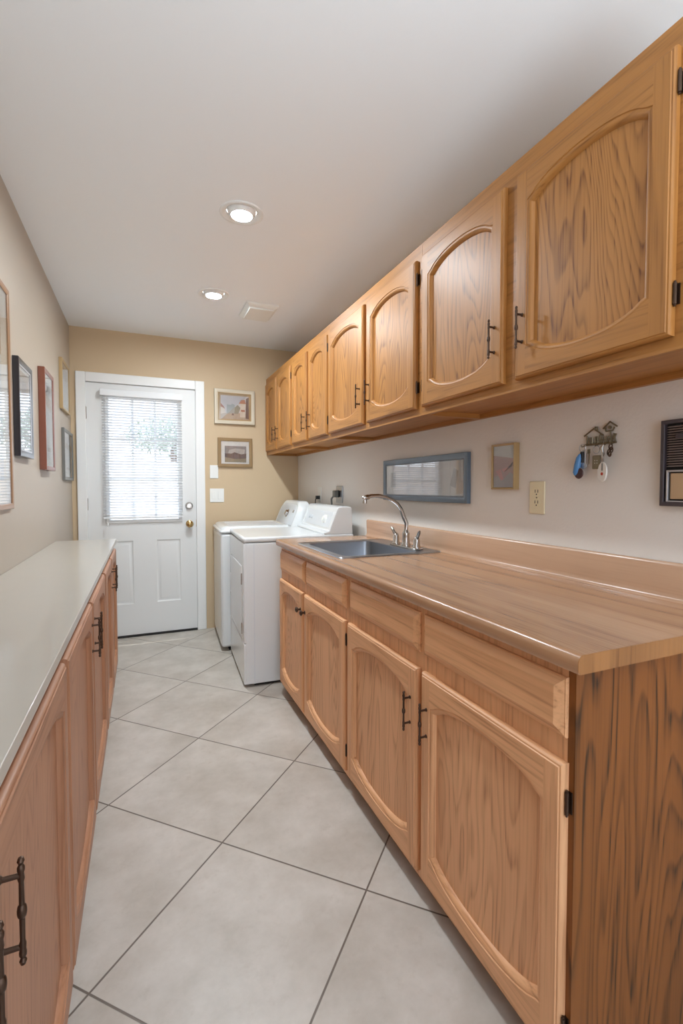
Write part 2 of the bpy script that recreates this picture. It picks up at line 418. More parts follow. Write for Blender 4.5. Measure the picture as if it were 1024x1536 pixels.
for hz in (1.79, 1.08, .25):
    m = MB(); m.cyl((DX0+.004, dy-.006, hz-.045), (DX0+.004, dy-.006, hz+.045), .007, 12); m.cyl((DX0+.004, dy-.006, hz-.05), (DX0+.004, dy-.006, hz+.05), .004, 12)
    m.build('hinge', M['chrome'], door)
bx('strike_plate', M['brass'], door, DX1-.008, DX1-.003, dy-.002, dy+.02, .88, .94)

# mini blind hanging on the door
bl = thing('window_blind', 'white mini blind with horizontal slats hanging over the glass of the entry door', 'window blind', (.018, YD-.02, 1.95))
by = YD-.022
bx('headrail', M['slat'], bl, -.292, .312, by-.022, by+.02, 1.925, 1.975, bevel=.004)
m = MB(); random.seed(3)
zs = 1.912
while zs > .985:
    tl = math.radians(21)
    L = []
    for k in range(5):
        s_ = (k/4-.5)*.025; arch = .0022*(1-(2*k/4-1)**2)
        yy = by + s_*math.cos(tl); z_ = zs + s_*math.sin(tl)*-1 + arch
        L.append((yy, z_))
    ring = [(y_, z_) for y_, z_ in L] + [(y_, z_-.0006) for y_, z_ in reversed(L)]
    dz = random.uniform(-.0006, .0006)
    m.loops([[(-.28, y_, z_+dz) for y_, z_ in ring], [(.308, y_, z_+dz) for y_, z_ in ring]], cap0=True, cap1=True)
    zs -= .0215
m.build('slats', M['slat'], bl)
bx('bottom_rail', M['slat'], bl, -.28, .308, by-.013, by+.013, .963, .977, bevel=.003)
m = MB()
for xx in (-.215, .245, -.075, .1):
    m.cyl((xx, by-.0135, .97), (xx, by-.0135, 1.93), .0009, 6); m.cyl((xx, by+.0135, .97), (xx, by+.0135, 1.93), .0009, 6)
m.build('ladder_cords', M['slat'], bl)
m = MB(); m.cyl((-.25, by-.024, .94), (-.25, by-.024, 1.93), .0012, 6); m.lathe((-.25, by-.024, .905), (0, 0, 1), [(0, .002), (.004, .006), (.03, .004), (.036, .001)], 10)
m.build('pull_cord', M['plastic'], bl)

# ------------------------------------------------------------------ outdoors, seen through the blind
g = struct(bx('ground', M['grass'], None, -9, 9, YD+.12, 16, -.2, -.05))
gw = bx('garden_wall', M['stucco'], None, -6, 7, 10.5, 10.7, -.05, 1.75); tag(gw, 'pale stucco garden wall outdoors beyond the door window', 'wall')
tr = thing('tree', 'leafy green tree outdoors beyond the door window', 'tree', (.75, 12.2, -.05))
tx, ty = .75, 12.2
m = MB(); m.tube([(tx, ty, -.05), (tx+.02, ty, 1.2), (tx-.05, ty, 2.0), (tx, ty+.05, 2.4)], [.14, .11, .08, .04], 10); m.tube([(tx-.03, ty, 1.9), (tx+.3, ty-.05, 2.1), (tx+.6, ty-.1, 2.3)], [.06, .04, .02], 8)
m.build('trunk', M['bark'], tr)
m = MB(); rr = random.Random(11)
for k in range(2200):
    a, b, c = rr.gauss(0, 1), rr.gauss(0, 1), rr.gauss(0, 1); L_ = (a*a+b*b+c*c)**.5; q = rr.random()**.45
    P = Vector((tx+.05+1.2*q*a/L_, ty+1.0*q*b/L_, 2.45+.5*q*c/L_))
    u = Vector((rr.gauss(0, 1), rr.gauss(0, 1), rr.gauss(0, 1))).normalized(); v = u.orthogonal().normalized(); sz = rr.uniform(.04, .07)
    m.face([P-u*sz, P+v*sz*.5, P+u*sz, P-v*sz*.5])
lf = m.build('foliage', M['leaf'], tr); lf['kind'] = 'stuff'

# ------------------------------------------------------------------ cabinet joinery
def offset(poly, d):
    n = len(poly); out = []
    for i in range(n):
        p0, p1, p2 = Vector(poly[i-1]), Vector(poly[i]), Vector(poly[(i+1) % n])
        a, b = (p1-p0).normalized(), (p2-p1).normalized()
        na, nb = Vector((-a.y, a.x)), Vector((-b.y, b.x))
        k = na+nb; k = k/max(.35, (1+na.dot(nb)))
        out.append((p1.x+k.x*d, p1.y+k.y*d))
    return out

def opening(u0, u1, v0, v1, rise, n=18):
    """counter-clockwise outline with a shouldered arch at the top and its mirror at the bottom"""
    sh = min(.016, (u1-u0)*.06); P = []
    def arch(t): return math.sqrt(max(0, 1-(t*.93)**2))
    a0 = arch(1)
    f = lambda t: (arch(t)-a0)/(1-a0)
    um, hw = (u0+u1)/2, (u1-u0)/2-sh
    P.append((u0, v0))
    for k in range(n+1):
        t = -1+2*k/n; P.append((um+hw*t, v0-.006-(rise-.006)*f(t)))
    P.append((u1, v0)); P.append((u1, v1))
    for k in range(n+1):
        t = 1-2*k/n; P.append((um+hw*t, v1+.006+(rise-.006)*f(t)))
    P.append((u0, v1))
    return P, n

def cab_door(parent, place, u0, u1, v0, v1, mats, handle_u=None, handle_v=None, hinge_u=None, knob=False, label=None, hlen=.12):
    """place(u, v, d): d = depth behind the front face. mats = (vertical, horizontal)"""
    st = .045; rl = .09; rise = .045; T = .019
    P, n = opening(u0+st, u1-st, v0+rl, v1-rl, rise)
    m = MB(); W = lambda q, d: [place(a, b, d) for a, b in q]
    e = .009
    bot = P[1:n+2]; top = list(reversed(P[n+4:2*n+5]))
    # stiles
    for a, b in ((u0+e, u0+st), (u1-st, u1-e)):
        m.face([place(a, v0+e, 0), place(b, v0+e, 0), place(b, v1-e, 0), place(a, v1-e, 0)], 0)
    bl_ = [P[0]] + bot + [P[n+2]]; tl_ = [P[-1]] + top + [P[n+3]]
    for L, ve in ((bl_, v0+e), (tl_, v1-e)):
        for p, q in zip(L, L[1:]):
            m.face([place(p[0], ve, 0), place(q[0], ve, 0), place(q[0], q[1], 0), place(p[0], p[1], 0)], 1)
    # moulded outer edge
    R = lambda d, dep: [place(u0+d, v0+d, dep), place(u1-d, v0+d, dep), place(u1-d, v1-d, dep), place(u0+d, v1-d, dep)]
    m.loops([R(e, 0), R(e-.0015, .0022), R(.0045, .0028), R(.0015, .0055), R(0, .010), R(0, T)], lambda k: 1 if k in (0, 2) else 0, cap1=True)
    # moulded inner edge: small bead, then a cove down to the panel
    prof = [(0, 0), (.0015, .0026), (.005, .002), (.0095, .003), (.0135, .0066), (.0165, .0115), (.018, .0155)]
    m.loops([W(offset(P, d), dep) for d, dep in prof], lambda k: 0 if k in (n+2, 2*n+5) else 1)
    dr = m.build('door', mats[:2], parent, smooth=30)
    if label: dr['label'] = label
    m = MB(); q = W(offset(P, .0172), .0148)
    c = place((u0+u1)/2, (v0+v1)/2, .0148)
    m.face(q); m.build('panel', mats[-1], dr, origin=c)
    if handle_u is not None:
        hv = handle_v
        pull(dr, place, handle_u, hv, knob, hlen)
    if hinge_u is not None:
        s_ = 1 if hinge_u > (u0+u1)/2 else -1
        ue = u1 if s_ > 0 else u0
        for hv in (v0+.085, v1-.075):
            m = MB()
            a = place(ue+s_*.004, hv-.022, .010); b = place(ue+s_*.004, hv+.022, .010); m.cyl(a, b, .0038, 10)
            m.cyl(place(ue+s_*.004, hv-.026, .010), place(ue+s_*.004, hv+.026, .010), .0022, 8)
            p0 = place(ue+s_*.001, hv-.021, .0165); p1 = place(ue+s_*.0095, hv+.021, .0192)
            m.box(p0[0], p1[0], p0[1], p1[1], p0[2], p1[2])
            m.build('hinge', M['bronze'], dr)
    return dr

def pull(parent, place, u, v, knob=False, L=.12):
    m = MB()
    ax = Vector(place(u, v, -1)) - Vector(place(u, v, 0))
    if knob:
        m.lathe(place(u, v, .001), ax, [(0, .009), (.003, .009), (.005, .005), (.014, .0055), (.017, .012), (.021, .0145), (.026, .012), (.029, .005), (.0292, .001)], 18)
        return m.build('knob', M['bronze'], parent)
    h = L/2; pr = .022
    prof = [(-h, .001), (-h+.001, .0028), (-h+.005, .004), (-h+.009, .0024), (-h+.012, .004), (-h+.016, .004), (-h+.019, .0034),
            (-h+.026, .0038), (-h+.03, .0028), (-.008, .003), (-.006, .0045), (-.002, .0052), (.002, .0052), (.006, .0045), (.008, .003),
            (h-.03, .0028), (h-.026, .0038), (h-.019, .003), (h-.016, .004), (h-.012, .004), (h-.009, .0024), (h-.005, .004), (h-.001, .0028), (h, .001)]
    m.lathe(place(u, v, -pr), (0, 0, 1), prof, 12)
    for s_ in (-1, 1):
        vv = v + s_*(h-.022)
        m.lathe(place(u, vv, .001), ax, [(0, .0052), (.003, .005), (.005, .0032), (pr-.002, .003), (pr, .003)], 10)
    return m.build('handle', M['bronze'], parent)

def drawer_front(parent, place, u0, u1, v0, v1, mat, T=.018):
    m = MB(); R = lambda d, dep: [place(u0+d, v0+d, dep), place(u1-d, v0+d, dep), place(u1-d, v1-d, dep), place(u0+d, v1-d, dep)]
    m.loops([R(0, T), R(0, .0125), R(.002, .0105), R(.004, .0105), R(.019, .0012), R(.0215, 0)], cap0=True, cap1=True)
    return m.build('drawer_front', mat, parent, smooth=25)

# upper wall cabinets (fronts face -X)
UF, UD, ZB, ZT = 1.0227, 1.003, 1.4964, 2.168
def upl(u, v, d): return (UD+d, u, v)
def wall_cabinet(y0, y1, doors, label, mats, ends=(0, 0), hz=1.665):
    t = thing('wall_cabinet', label, 'cabinet', (1.17, (y0+y1)/2, ZB), 'oak wall cabinets above the worktop')
    g_ = .0006
    x1 = XR-.001
    bx('side_panel', mats[3], t, UF+.019, x1, y0+g_, y0+.016, ZB+.001, ZT); bx('side_panel', mats[3], t, UF+.019, x1, y1-.016, y1-g_, ZB+.001, ZT)
    m = MB(); m.box(UF+.019, x1, y0+.016, y1-.016, ZB+.02, ZB+.036); m.build('bottom_panel', mats[1], t)
    bx('top_panel', mats[1], t, UF+.019, x1, y0+.016, y1-.016, ZT-.016, ZT); bx('back_panel', mats[1], t, x1-.006, x1, y0+.016, y1-.016, ZB+.036, ZT-.016)
    bx('hanging_rail', mats[1], t, x1-.02, x1, y0+.016, y1-.016, ZB+.001, ZB+.02)
    m = MB(); lo, hi = y0+g_, y1-g_
    holes = [(a+.012, b-.012, 1.525+.012, 2.11-.012) for a, b, *_ in doors]
    m.slab(lambda u, v, q: (q, u, v), (lo, hi, ZB, ZT), holes, UF, UF+.019)
    m.build('face_frame', mats[1], t)
    for a, b, hs_ in doors:
        hu = (a+.033) if hs_ < 0 else (b-.033)
        cab_door(t, upl, a, b, 1.525, 2.11, (mats[0], mats[1], mats[4]), hu, hz, (b if hs_ < 0 else a))
    return t
om = (M['oak_v'], M['oak_h'], M['oak_d'], M['oak_d'], M['oak_p'])
wall_cabinet(.60, 1.625, [(.648, 1.097, 1), (1.148, 1.604, -1)], 'largest oak wall cabinet nearest the viewer with two arched doors, above the keys', om)
wall_cabinet(1.625, 2.628, [(1.652, 2.1, 1), (2.138, 2.614, -1)], 'oak wall cabinet second from the viewer, above the sink and blue framed picture', om)
wall_cabinet(2.628, 3.376, [(2.645, 2.978, 1), (3.02, 3.352, -1)], 'oak wall cabinet above the dryer, third from the viewer', om, hz=1.645)
wall_cabinet(3.376, YD-.003, [(3.402, 3.766, 1), (3.802, 4.15, -1)], 'farthest oak wall cabinet in the corner against the far tan wall', om, hz=1.645)

# base cabinets on the right
BF, BD, CT = .746, .727, .908
def bpl(u, v, d): return (BD+d, u, v)
def dpl(u, v, d): return (.7285+d, u, v)
def base_cabinet(y0, y1, doors, drawers, label, knob=False, end=False):
    t = thing('base_cabinet', label, 'cabinet', (1.0, (y0+y1)/2, 0), 'oak base cabinets under the worktop')
    mats = (M['base_v'], M['base_h'], M['base_p'])
    x1 = XR-.001; top = CT-.037
    bx('side_panel', M['base_v'], t, BF+.019, x1, y0+.018 if end else y0+.0006, y0+.034, .045, top); bx('side_panel', M['base_v'], t, BF+.019, x1, y1-.016, y1-.0006, .045, top)
    bx('bottom_panel', M['base_h'], t, BF+.019, x1, y0+.034, y1-.016, .05, .066); bx('back_panel', M['base_h'], t, x1-.006, x1, y0+.034, y1-.016, .066, top)
    m = MB(); lo, hi = (y0+.0182 if end else y0+.0006), y1-.0006
    holes = [(a+.012, b-.012, .07+.012, .68-.012) for a, b, *_ in doors] + [(a+.012, b-.012, .728+.012, .846-.012) for a, b in drawers]
    m.slab(lambda u, v, q: (q, u, v), (lo, hi, .045, top), holes, BF, BF+.019)
    m.build('face_frame', M['base_v'], t)
    bx('toe_kick', M['base_h'], t, BF+.06, BF+.075, y0+.02, y1-.001, 0, .05)
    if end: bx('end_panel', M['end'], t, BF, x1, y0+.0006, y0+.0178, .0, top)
    for a, b, hs_ in doors:
        hu = (a+.033) if hs_ < 0 else (b-.033)
        cab_door(t, bpl, a, b, .07, .68, mats, hu if not knob else ((a+.022) if hs_ < 0 else (b-.022)), .545 if not knob else .594, (b if hs_ < 0 else a), knob)
    for a, b in drawers: drawer_front(t, dpl, a, b, .728, .846, M['base_h'])
    return t
base_cabinet(.638, 1.708, [(.652, 1.155, 1), (1.178, 1.694, -1)], [(.655, 1.155), (1.178, 1.682)], 'oak base cabinet nearest the viewer with dark bar pulls and exposed end panel', end=True)
base_cabinet(1.708, 2.705, [(1.7235, 2.235, 1), (2.262, 2.69, -1)], [(1.7235, 2.218), (2.242, 2.69)], 'oak base cabinet under the sink with two small round knobs', knob=True)

# worktop with backsplash
ct = thing('worktop', 'long wood-grain laminate worktop with backsplash holding the sink', 'worktop', (1.0, 1.65, CT-.036))
y0, y1 = .608, 2.7065
CF = .713
SX0, SX1, SY0, SY1 = .782, 1.262, 1.868, 2.433
m = MB(); m.slab(lambda u, v, q: (u, v, q), (CF+.02, XR-.001, y0, y1), [(SX0, SX1, SY0, SY1)], CT-.036, CT)
prof = [(CF+.02, CT)] + [(CF+.014-.014*math.sin(a*math.pi/2/6), CT-.014+.014*math.cos(a*math.pi/2/6)) for a in range(0, 7)] + [(CF, CT-.03), (CF+.003, CT-.035), (CF+.006, CT-.036), (CF+.02, CT-.036)]
m.loops([[(x, y0, z) for x, z in prof], [(x, y1, z) for x, z in prof]], cap0=True, cap1=True)
m.build('slab', M['top'], ct, smooth=40)
pe = [(CF+.0003, CT-.03), (CF+.0003, CT-.014)] + [(CF+.014-.0137*math.cos(a*math.pi/12), CT-.014+.0137*math.sin(a*math.pi/12)) for a in range(1, 7)] + [(XR-.002, CT-.0003), (XR-.002, CT-.0357), (CF+.006, CT-.0357)]
m = MB(); m.loops([[(x, y0-.0012, z) for x, z in pe], [(x, y0+.0005, z) for x, z in pe]], cap0=True, cap1=True)
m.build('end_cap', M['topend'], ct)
bs = [(XR-.001, CT-.002), (XR-.001, CT+.1), (XR-.014, CT+.102), (XR-.020, CT+.0985), (XR-.0225, CT+.092), (XR-.020, CT+.02), (XR-.022, CT+.008), (XR-.028, CT+.002), (XR-.036, CT-.0003)]
m = MB(); m.loops([[(x, y0, z) for x, z in bs], [(x, y1-.012, z) for x, z in bs]], cap0=True, cap1=True)
m.build('backsplash', M['splash'], ct, smooth=50)

# sink
def rrect(x0, x1, ya, yb, r, z, n=5):
    P = []
    for cx_, cy_, a0 in ((x1-r, ya+r, -90), (x1-r, yb-r, 0), (x0+r, yb-r, 90), (x0+r, ya+r, 180)):
        for k in range(n+1):
            a = math.radians(a0+90*k/n); P.append((cx_+r*math.cos(a), cy_+r*math.sin(a), z))
    return P
sk = thing('sink', 'stainless steel drop-in sink set in the worktop', 'sink', (1.02, 2.15, CT))
B = (.808, 1.172, 1.893, 2.408)
RX = (.762, 1.282, 1.848, 2.453)
m = MB(); m.loops([rrect(*RX, .02, CT+.0006), rrect(RX[0]+.002, RX[1]-.002, RX[2]+.002, RX[3]-.002, .02, CT+.005), rrect(RX[0]+.008, RX[1]-.008, RX[2]+.008, RX[3]-.008, .018, CT+.0062),
   rrect(RX[0]+.016, RX[1]-.016, RX[2]+.016, RX[3]-.016, .018, CT+.0035),
   rrect(B[0]-.006, B[1]+.006, B[2]-.006, B[3]+.006, .04, CT+.0035)])
m.build('rim', M['steel'], sk, smooth=50)
m = MB(); m.loops([rrect(B[0]-.006, B[1]+.006, B[2]-.006, B[3]+.006, .04, CT+.0035), rrect(B[0], B[1], B[2], B[3], .038, CT), rrect(B[0]+.004, B[1]-.004, B[2]+.004, B[3]-.004, .036, CT-.14),
   rrect(B[0]+.012, B[1]-.012, B[2]+.012, B[3]-.012, .034, CT-.16), rrect(B[0]+.03, B[1]-.03, B[2]+.03, B[3]-.03, .03, CT-.168), rrect(B[0]+.15, B[1]-.15, B[2]+.22, B[3]-.22, .02, CT-.172)], cap1=True)
m.build('basin', M['steel'], sk, smooth=50)
m = MB(); m.lathe((.99, 2.15, CT-.1725), (0, 0, 1), [(0, .05), (.003, .045), (.001, .03), (.0005, .001)], 24); m.build('drain', M['chrome'], sk)

# faucet
fz = CT+.004
fc = thing('faucet', 'nickel gooseneck faucet with two lever handles on the sink ledge', 'faucet', (1.205, 2.054, fz))
FX, FY = 1.205, 2.054
bx('base_plate', M['chrome'], fc, FX-.025, FX+.025, FY-.125, FY+.125, fz, fz+.008, bevel=.004)
m = MB(); m.lathe((FX, FY, fz+.008), (0, 0, 1), [(0, .024), (.004, .024), (.012, .02), (.05, .017), (.06, .019), (.068, .016), (.08, .0105)], 20)
pts = []
sx = lambda k: k
P0 = [(FX, fz+.085), (FX+.003, fz+.12), (1.194, 1.06), (1.178, 1.10), (1.155, 1.13), (1.125, 1.15), (1.09, 1.164), (1.05, 1.170), (1.01, 1.169), (.985, 1.163)]
pts = [(x, FY, z) for x, z in P0]
m.tube(pts, [.0105]*3+[.010]*7, 14)
m.lathe((1.0, FY, 1.166), (-1, 0, -.22), [(0, .0105), (.004, .0125), (.03, .0128), (.036, .009), (.037, .001)], 14)
m.lathe((.977, FY, 1.158), (0, 0, -1), [(0, .011), (.014, .0115), (.024, .0105), (.025, .001)], 14)
m.build('spout', M['chrome'], fc, smooth=50)
for s_ in (-1, 1):
    m = MB(); hy = FY+s_*.1
    m.lathe((FX, hy, fz+.008), (0, 0, 1), [(0, .022), (.004, .022), (.01, .017), (.038, .0155), (.05, .012), (.056, .005), (.057, .001)], 18)
    m.tube([(FX, hy, fz+.05), (FX-.004, hy+s_*.014-.004, fz+.066), (FX-.01, hy+s_*.034-.006, fz+.088), (FX-.012, hy+s_*.042-.006, fz+.094)], [.008, .0085, .0075, .003], 12)
    m.build('lever_handle', M['chrome'], fc, smooth=50)

# left cabinets and counter
LC, LZ = -.157, .881
LD, LF = -.158, -.1775
def lpl(u, v, d): return (LD-d, u, v)
def left_cabinet(ya, yb, doors, label):
    t = thing('low_cabinet', label, 'cabinet', (-.33, (ya+yb)/2, 0), 'shallow oak cabinets along the left wall')
    x0 = XL+.001; top = LZ-.023
    bx('side_panel', M['left_v'], t, x0, LF-.019, ya+.0006, ya+.016, .05, top); bx('side_panel', M['left_v'], t, x0, LF-.019, yb-.016, yb-.0006, .05, top)
    bx('bottom_panel', M['left_h'], t, x0, LF-.019, ya+.016, yb-.016, .055, .07); bx('back_panel', M['left_h'], t, x0, x0+.006, ya+.016, yb-.016, .07, top)
    holes = [(a+.012, b-.012, .09+.012, .824-.012) for a, b, *_ in doors]
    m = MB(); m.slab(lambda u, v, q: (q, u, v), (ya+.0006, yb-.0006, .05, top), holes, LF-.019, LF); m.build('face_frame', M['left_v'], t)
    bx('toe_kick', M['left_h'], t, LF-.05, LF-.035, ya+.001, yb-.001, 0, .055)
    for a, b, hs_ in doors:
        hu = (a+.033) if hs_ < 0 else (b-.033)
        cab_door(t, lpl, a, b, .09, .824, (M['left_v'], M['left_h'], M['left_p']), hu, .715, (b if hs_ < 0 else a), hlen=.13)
    return t
left_cabinet(-.02, 1.209, [(.0, .588, 1), (.612, 1.198, -1)], 'shallow oak cabinet at the lower left, nearest the viewer under the greige counter')
left_cabinet(1.209, 2.385, [(1.222, 1.782, 1), (1.804, 2.37, -1)], 'middle shallow oak cabinet under the greige counter on the left')
left_cabinet(2.385, 3.37, [(2.402, 2.868, 1), (2.89, 3.355, -1)], 'farthest shallow oak cabinet under the greige counter, closest to the white door')
lt = bx('counter_top', M['counter'], None, XL+.001, LC, -.03, 3.382, LZ-.022, LZ, bevel=.0015)
tag(lt, 'narrow greige laminate counter top along the left wall', 'counter top')

# ------------------------------------------------------------------ laundry machines (built at the origin, front towards -x, then placed)
def place_machine(t, loc, rz):
    t.location = loc; t.rotation_euler = (0, 0, rz)
ROT = math.radians(-2.9)
# dryer: local x 0..0.70 (front..back), y 0..0.685, z 0..0.915
dr = thing('dryer', 'white front-loading dryer beside the oak base cabinet, nearer of the two machines', 'dryer', (0, 0, 0))
DW, DD, DH = .69, .70, .912
m = MB(); m.box(.004, DD, .002, DW-.002, .018, .878); m.build('cabinet', M['enamel'], dr, bevel=.008, seg=3)
m = MB(); m.box(.06, DD-.02, .03, DW-.03, 0, .02); m.build('feet', M['dark'], dr)
m = MB(); m.box(-.006, DD, -.003, DW+.003, .881, DH); m.build('top', M['enamel'], dr, bevel=.012, seg=4)
m = MB(); m.slab(lambda u, v, q: (q, u, v), (.004, DW-.004, .272, .874), [(.085, DW-.03, .29, .735)], -.004, .01); m.build('front_panel', M['enamel'], dr, bevel=.003)
m = MB(); m.box(-.0075, .008, .088, DW-.033, .293, .732); m.build('door', M['enamel'], dr, bevel=.006, seg=3)
m = MB(); m.box(-.0095, -.004, DW-.075, DW-.055, .46, .6); hd = m.build('door_recess', M['enamel_grey'], bpy.data.objects[[o.name for o in dr.children if o.name.startswith('door') and 'recess' not in o.name][0]], bevel=.003)
for hz in (.345, .65):
    m = MB(); m.box(-.010, .0, .078, .088, hz-.035, hz+.035); m.build('hinge', M['chrome'], dr, bevel=.002)
m = MB(); m.box(-.005, .01, .004, DW-.004, .02, .266); m.build('lower_panel', M['enamel'], dr, bevel=.005, seg=3)
for c_ in ((.24, .245), (.30, .66)): pass
m = MB(); m.box(.055, .06, -.0006, .003, .02, .876); m.box(.36, .365, -.0006, .003, .03, .8); m.build('side_seam', M['enamel_grey'], dr)
pf = [(.50, .911), (.50, .925), (.535, .935), (.585, 1.066), (.592, 1.079), (.604, 1.087), (.66, 1.089), (.685, 1.084), (.69, 1.07), (.695, .911)]
m = MB(); m.loops([[(x, .004, z) for x, z in pf], [(x, DW-.004, z) for x, z in pf]], cap0=True, cap1=True)
cs = m.build('console', M['enamel'], dr, bevel=.006, seg=3, smooth=45)
# fascia on the sloping face
sl = Vector((.05, 0, .131)).normalized(); nn = Vector((-.131, 0, .05)).normalized()
def onc(y, s_, d): return tuple(Vector((.535, y, .935)) + sl*s_ + nn*d)
def fascia(y0_, y1_, s0, s1, d0, d1, mat, nm, par, mk=None):
    m = mk or MB(); a = [onc(y0_, s0, d0), onc(y1_, s0, d0), onc(y1_, s1, d0), onc(y0_, s1, d0)]; b = [onc(y0_, s0, d1), onc(y1_, s0, d1), onc(y1_, s1, d1), onc(y0_, s1, d1)]
    m.loops([a, b], cap0=True, cap1=True); return m.build(nm, mat, par) if mk is None else m
fascia(.045, DW-.06, .018, .125, -.001, .0012, M['enamel_grey'], 'control_fascia', cs)
m = MB(); m.lathe(onc(.17, .07, .001), nn, [(0, .028), (.004, .028), (.006, .02), (.018, .017), (.019, .001)], 20)
m.build('cycle_dial', M['plastic'], cs)
fascia(.13, .21, .045, .1, .0012, .003, M['plastic'], 'dial_plate', cs)
m = MB()
for yy in (.47, .53):
    m.lathe(onc(yy, .07, .001), nn, [(0, .014), (.008, .012), (.009, .001)], 14)
m.build('buttons', M['enamel_grey'], cs)
place_machine(dr, (.553, 2.832, 0), ROT)

# washer
ws = thing('washer', 'white top-loading washer in the corner between the dryer and the door', 'washer', (0, 0, 0))
WW, WD, WH = .625, .70, .915
m = MB(); m.box(.004, WD, .002, WW-.002, .03, .872); m.build('cabinet', M['enamel'], ws, bevel=.02, seg=4)
m = MB(); m.box(.06, WD-.02, .03, WW-.03, 0, .032); m.build('feet', M['dark'], ws)
m = MB(); m.box(-.002, WD, -.002, WW+.002, .875, .898); m.build('top', M['enamel'], ws, bevel=.011, seg=4)
fr = lambda d, z: rrect(.0+d, .53-d*.4, .0+d, WW-d, max(.015, .05-d*.3), z)
m = MB(); m.loops([fr(.012, .896), fr(.016, .912), fr(.03, .922), fr(.062, .925), fr(.085, .916)]); m.build('lid_rim', M['enamel'], ws, smooth=60)
m = MB(); m.loops([fr(.082, .905), fr(.084, .917), fr(.1, .9195), fr(.2, .9195)], cap1=True); m.build('lid', M['enamel_grey'], ws, smooth=60)
# console: rounded D shape standing at the back
def dshape(x, inset, lean):
    zb, zt = .9, 1.102-inset; a, b = .01+inset, WW-.01-inset; r = .1; P = []
    P.append((x, a, zb+inset*.6)); P.append((x, b, zb+inset*.6))
    for k in range(7):
        q = math.radians(15+75*k/6); P.append((0, b-r+r*math.cos(q), zt-r+r*math.sin(q)))
    for k in range(7):
        q = math.radians(90+75*k/6); P.append((0, a+r+r*math.cos(q), zt-r+r*math.sin(q)))
    return [(x+lean*(p[2]-zb), p[1], p[2]) for p in P]
m = MB(); m.loops([dshape(.70, 0, -.1), dshape(.66, 0, 0), dshape(.535, 0, .42), dshape(.527, .008, .42), dshape(.5255, .018, .42), dshape(.531, .026, .42)], cap0=True, cap1=True)
cs = m.build('console', M['enamel'], ws, smooth=50)
m = MB(); m.loops([dshape(.531, .028, .42), dshape(.5285, .030, .42)], cap1=True, cap0=True); m.build('control_fascia', M['enamel_grey'], cs, smooth=50)
m = MB(); nn2 = Vector((-1, 0, .42)).normalized()
m.lathe((.531+.42*.1, .30, 1.0), nn2, [(-.004, .034), (.004, .034), (.006, .026), (.022, .022), (.024, .001)], 22); m.build('cycle_dial', M['chrome'], cs)
m = MB(); m.lathe((.531+.42*.12, .12, 1.02), nn2, [(-.004, .014), (.008, .012), (.009, .001)], 14); m.build('button', M['chrome'], cs)
place_machine(ws, (.553-.0365, 2.832+.703, 0), ROT)

# ------------------------------------------------------------------ framed pictures
def picture(place, label, cat, u0, u1, v0, v1, fw, depth, fmat, matm, mw, art, thick_in=.006, lip=None, group=None):
    """place(u, v, d) d = distance off the wall; mw = mat board width (l, r, b, t)"""
    c = place((u0+u1)/2, (v0+v1)/2, 0)
    t = thing('framed_picture', label, cat, c, group)
    R = lambda i, d: [place(u0+i, v0+i, d), place(u1-i, v0+i, d), place(u1-i, v1-i, d), place(u0+i, v1-i, d)]
    m = MB(); m.loops([R(0, .001), R(0, depth-.002), R(.002, depth), R(fw*.55, depth), R(fw*.75, depth-.001), R(fw, depth-.003), R(fw, .002), R(0, .001)])
    f = m.build('frame', fmat, t, smooth=25)
    if lip:
        m = MB(); m.loops([R(fw-.001, depth-.0035), R(fw-.001, depth-.0028), R(fw+.006, depth-.0038), R(fw+.006, depth-.0044)]); m.build('inner_lip', lip, t)
    di = max(.003, depth-.0085)
    if matm:
        m = MB(); a = R(fw-.001, di); b = R(fw-.001, di-.0015)
        m.loops([b, a], cap0=True, cap1=True); m.build('mat_board', matm, t)
    a0, a1, b0, b1 = u0+fw+mw[0], u1-fw-mw[1], v0+fw+mw[2], v1-fw-mw[3]
    m = MB(); mats = []; lev = di+.0006
    for poly, mt in art:
        if mt not in mats: mats.append(mt)
        q = [place(a0+(a1-a0)*x, b0+(b1-b0)*y, lev) for x, y in poly]
        m.face(q, mats.index(mt)); lev += .00015
    m.build('artwork', mats, t)
    m = MB(); a = R(fw-.0005, depth-.006); b = R(fw-.0005, depth-.0045); m.loops([a, b], cap0=True, cap1=True)
    m.build('glazing', M['art_glass'], t)
    return t
def pm(name, r, g, b): 
    if name not in M: M[name] = plain(name, srgb(r, g, b), .7, mottled=.22)
    return M[name]
FULL = [(0, 0), (1, 0), (1, 1), (0, 1)]
rw = lambda u, v, d: (XR-d, u, v)
fwl = lambda u, v, d: (u, YD-d, v)
lw = lambda u, v, d: (XL+d, u, v)

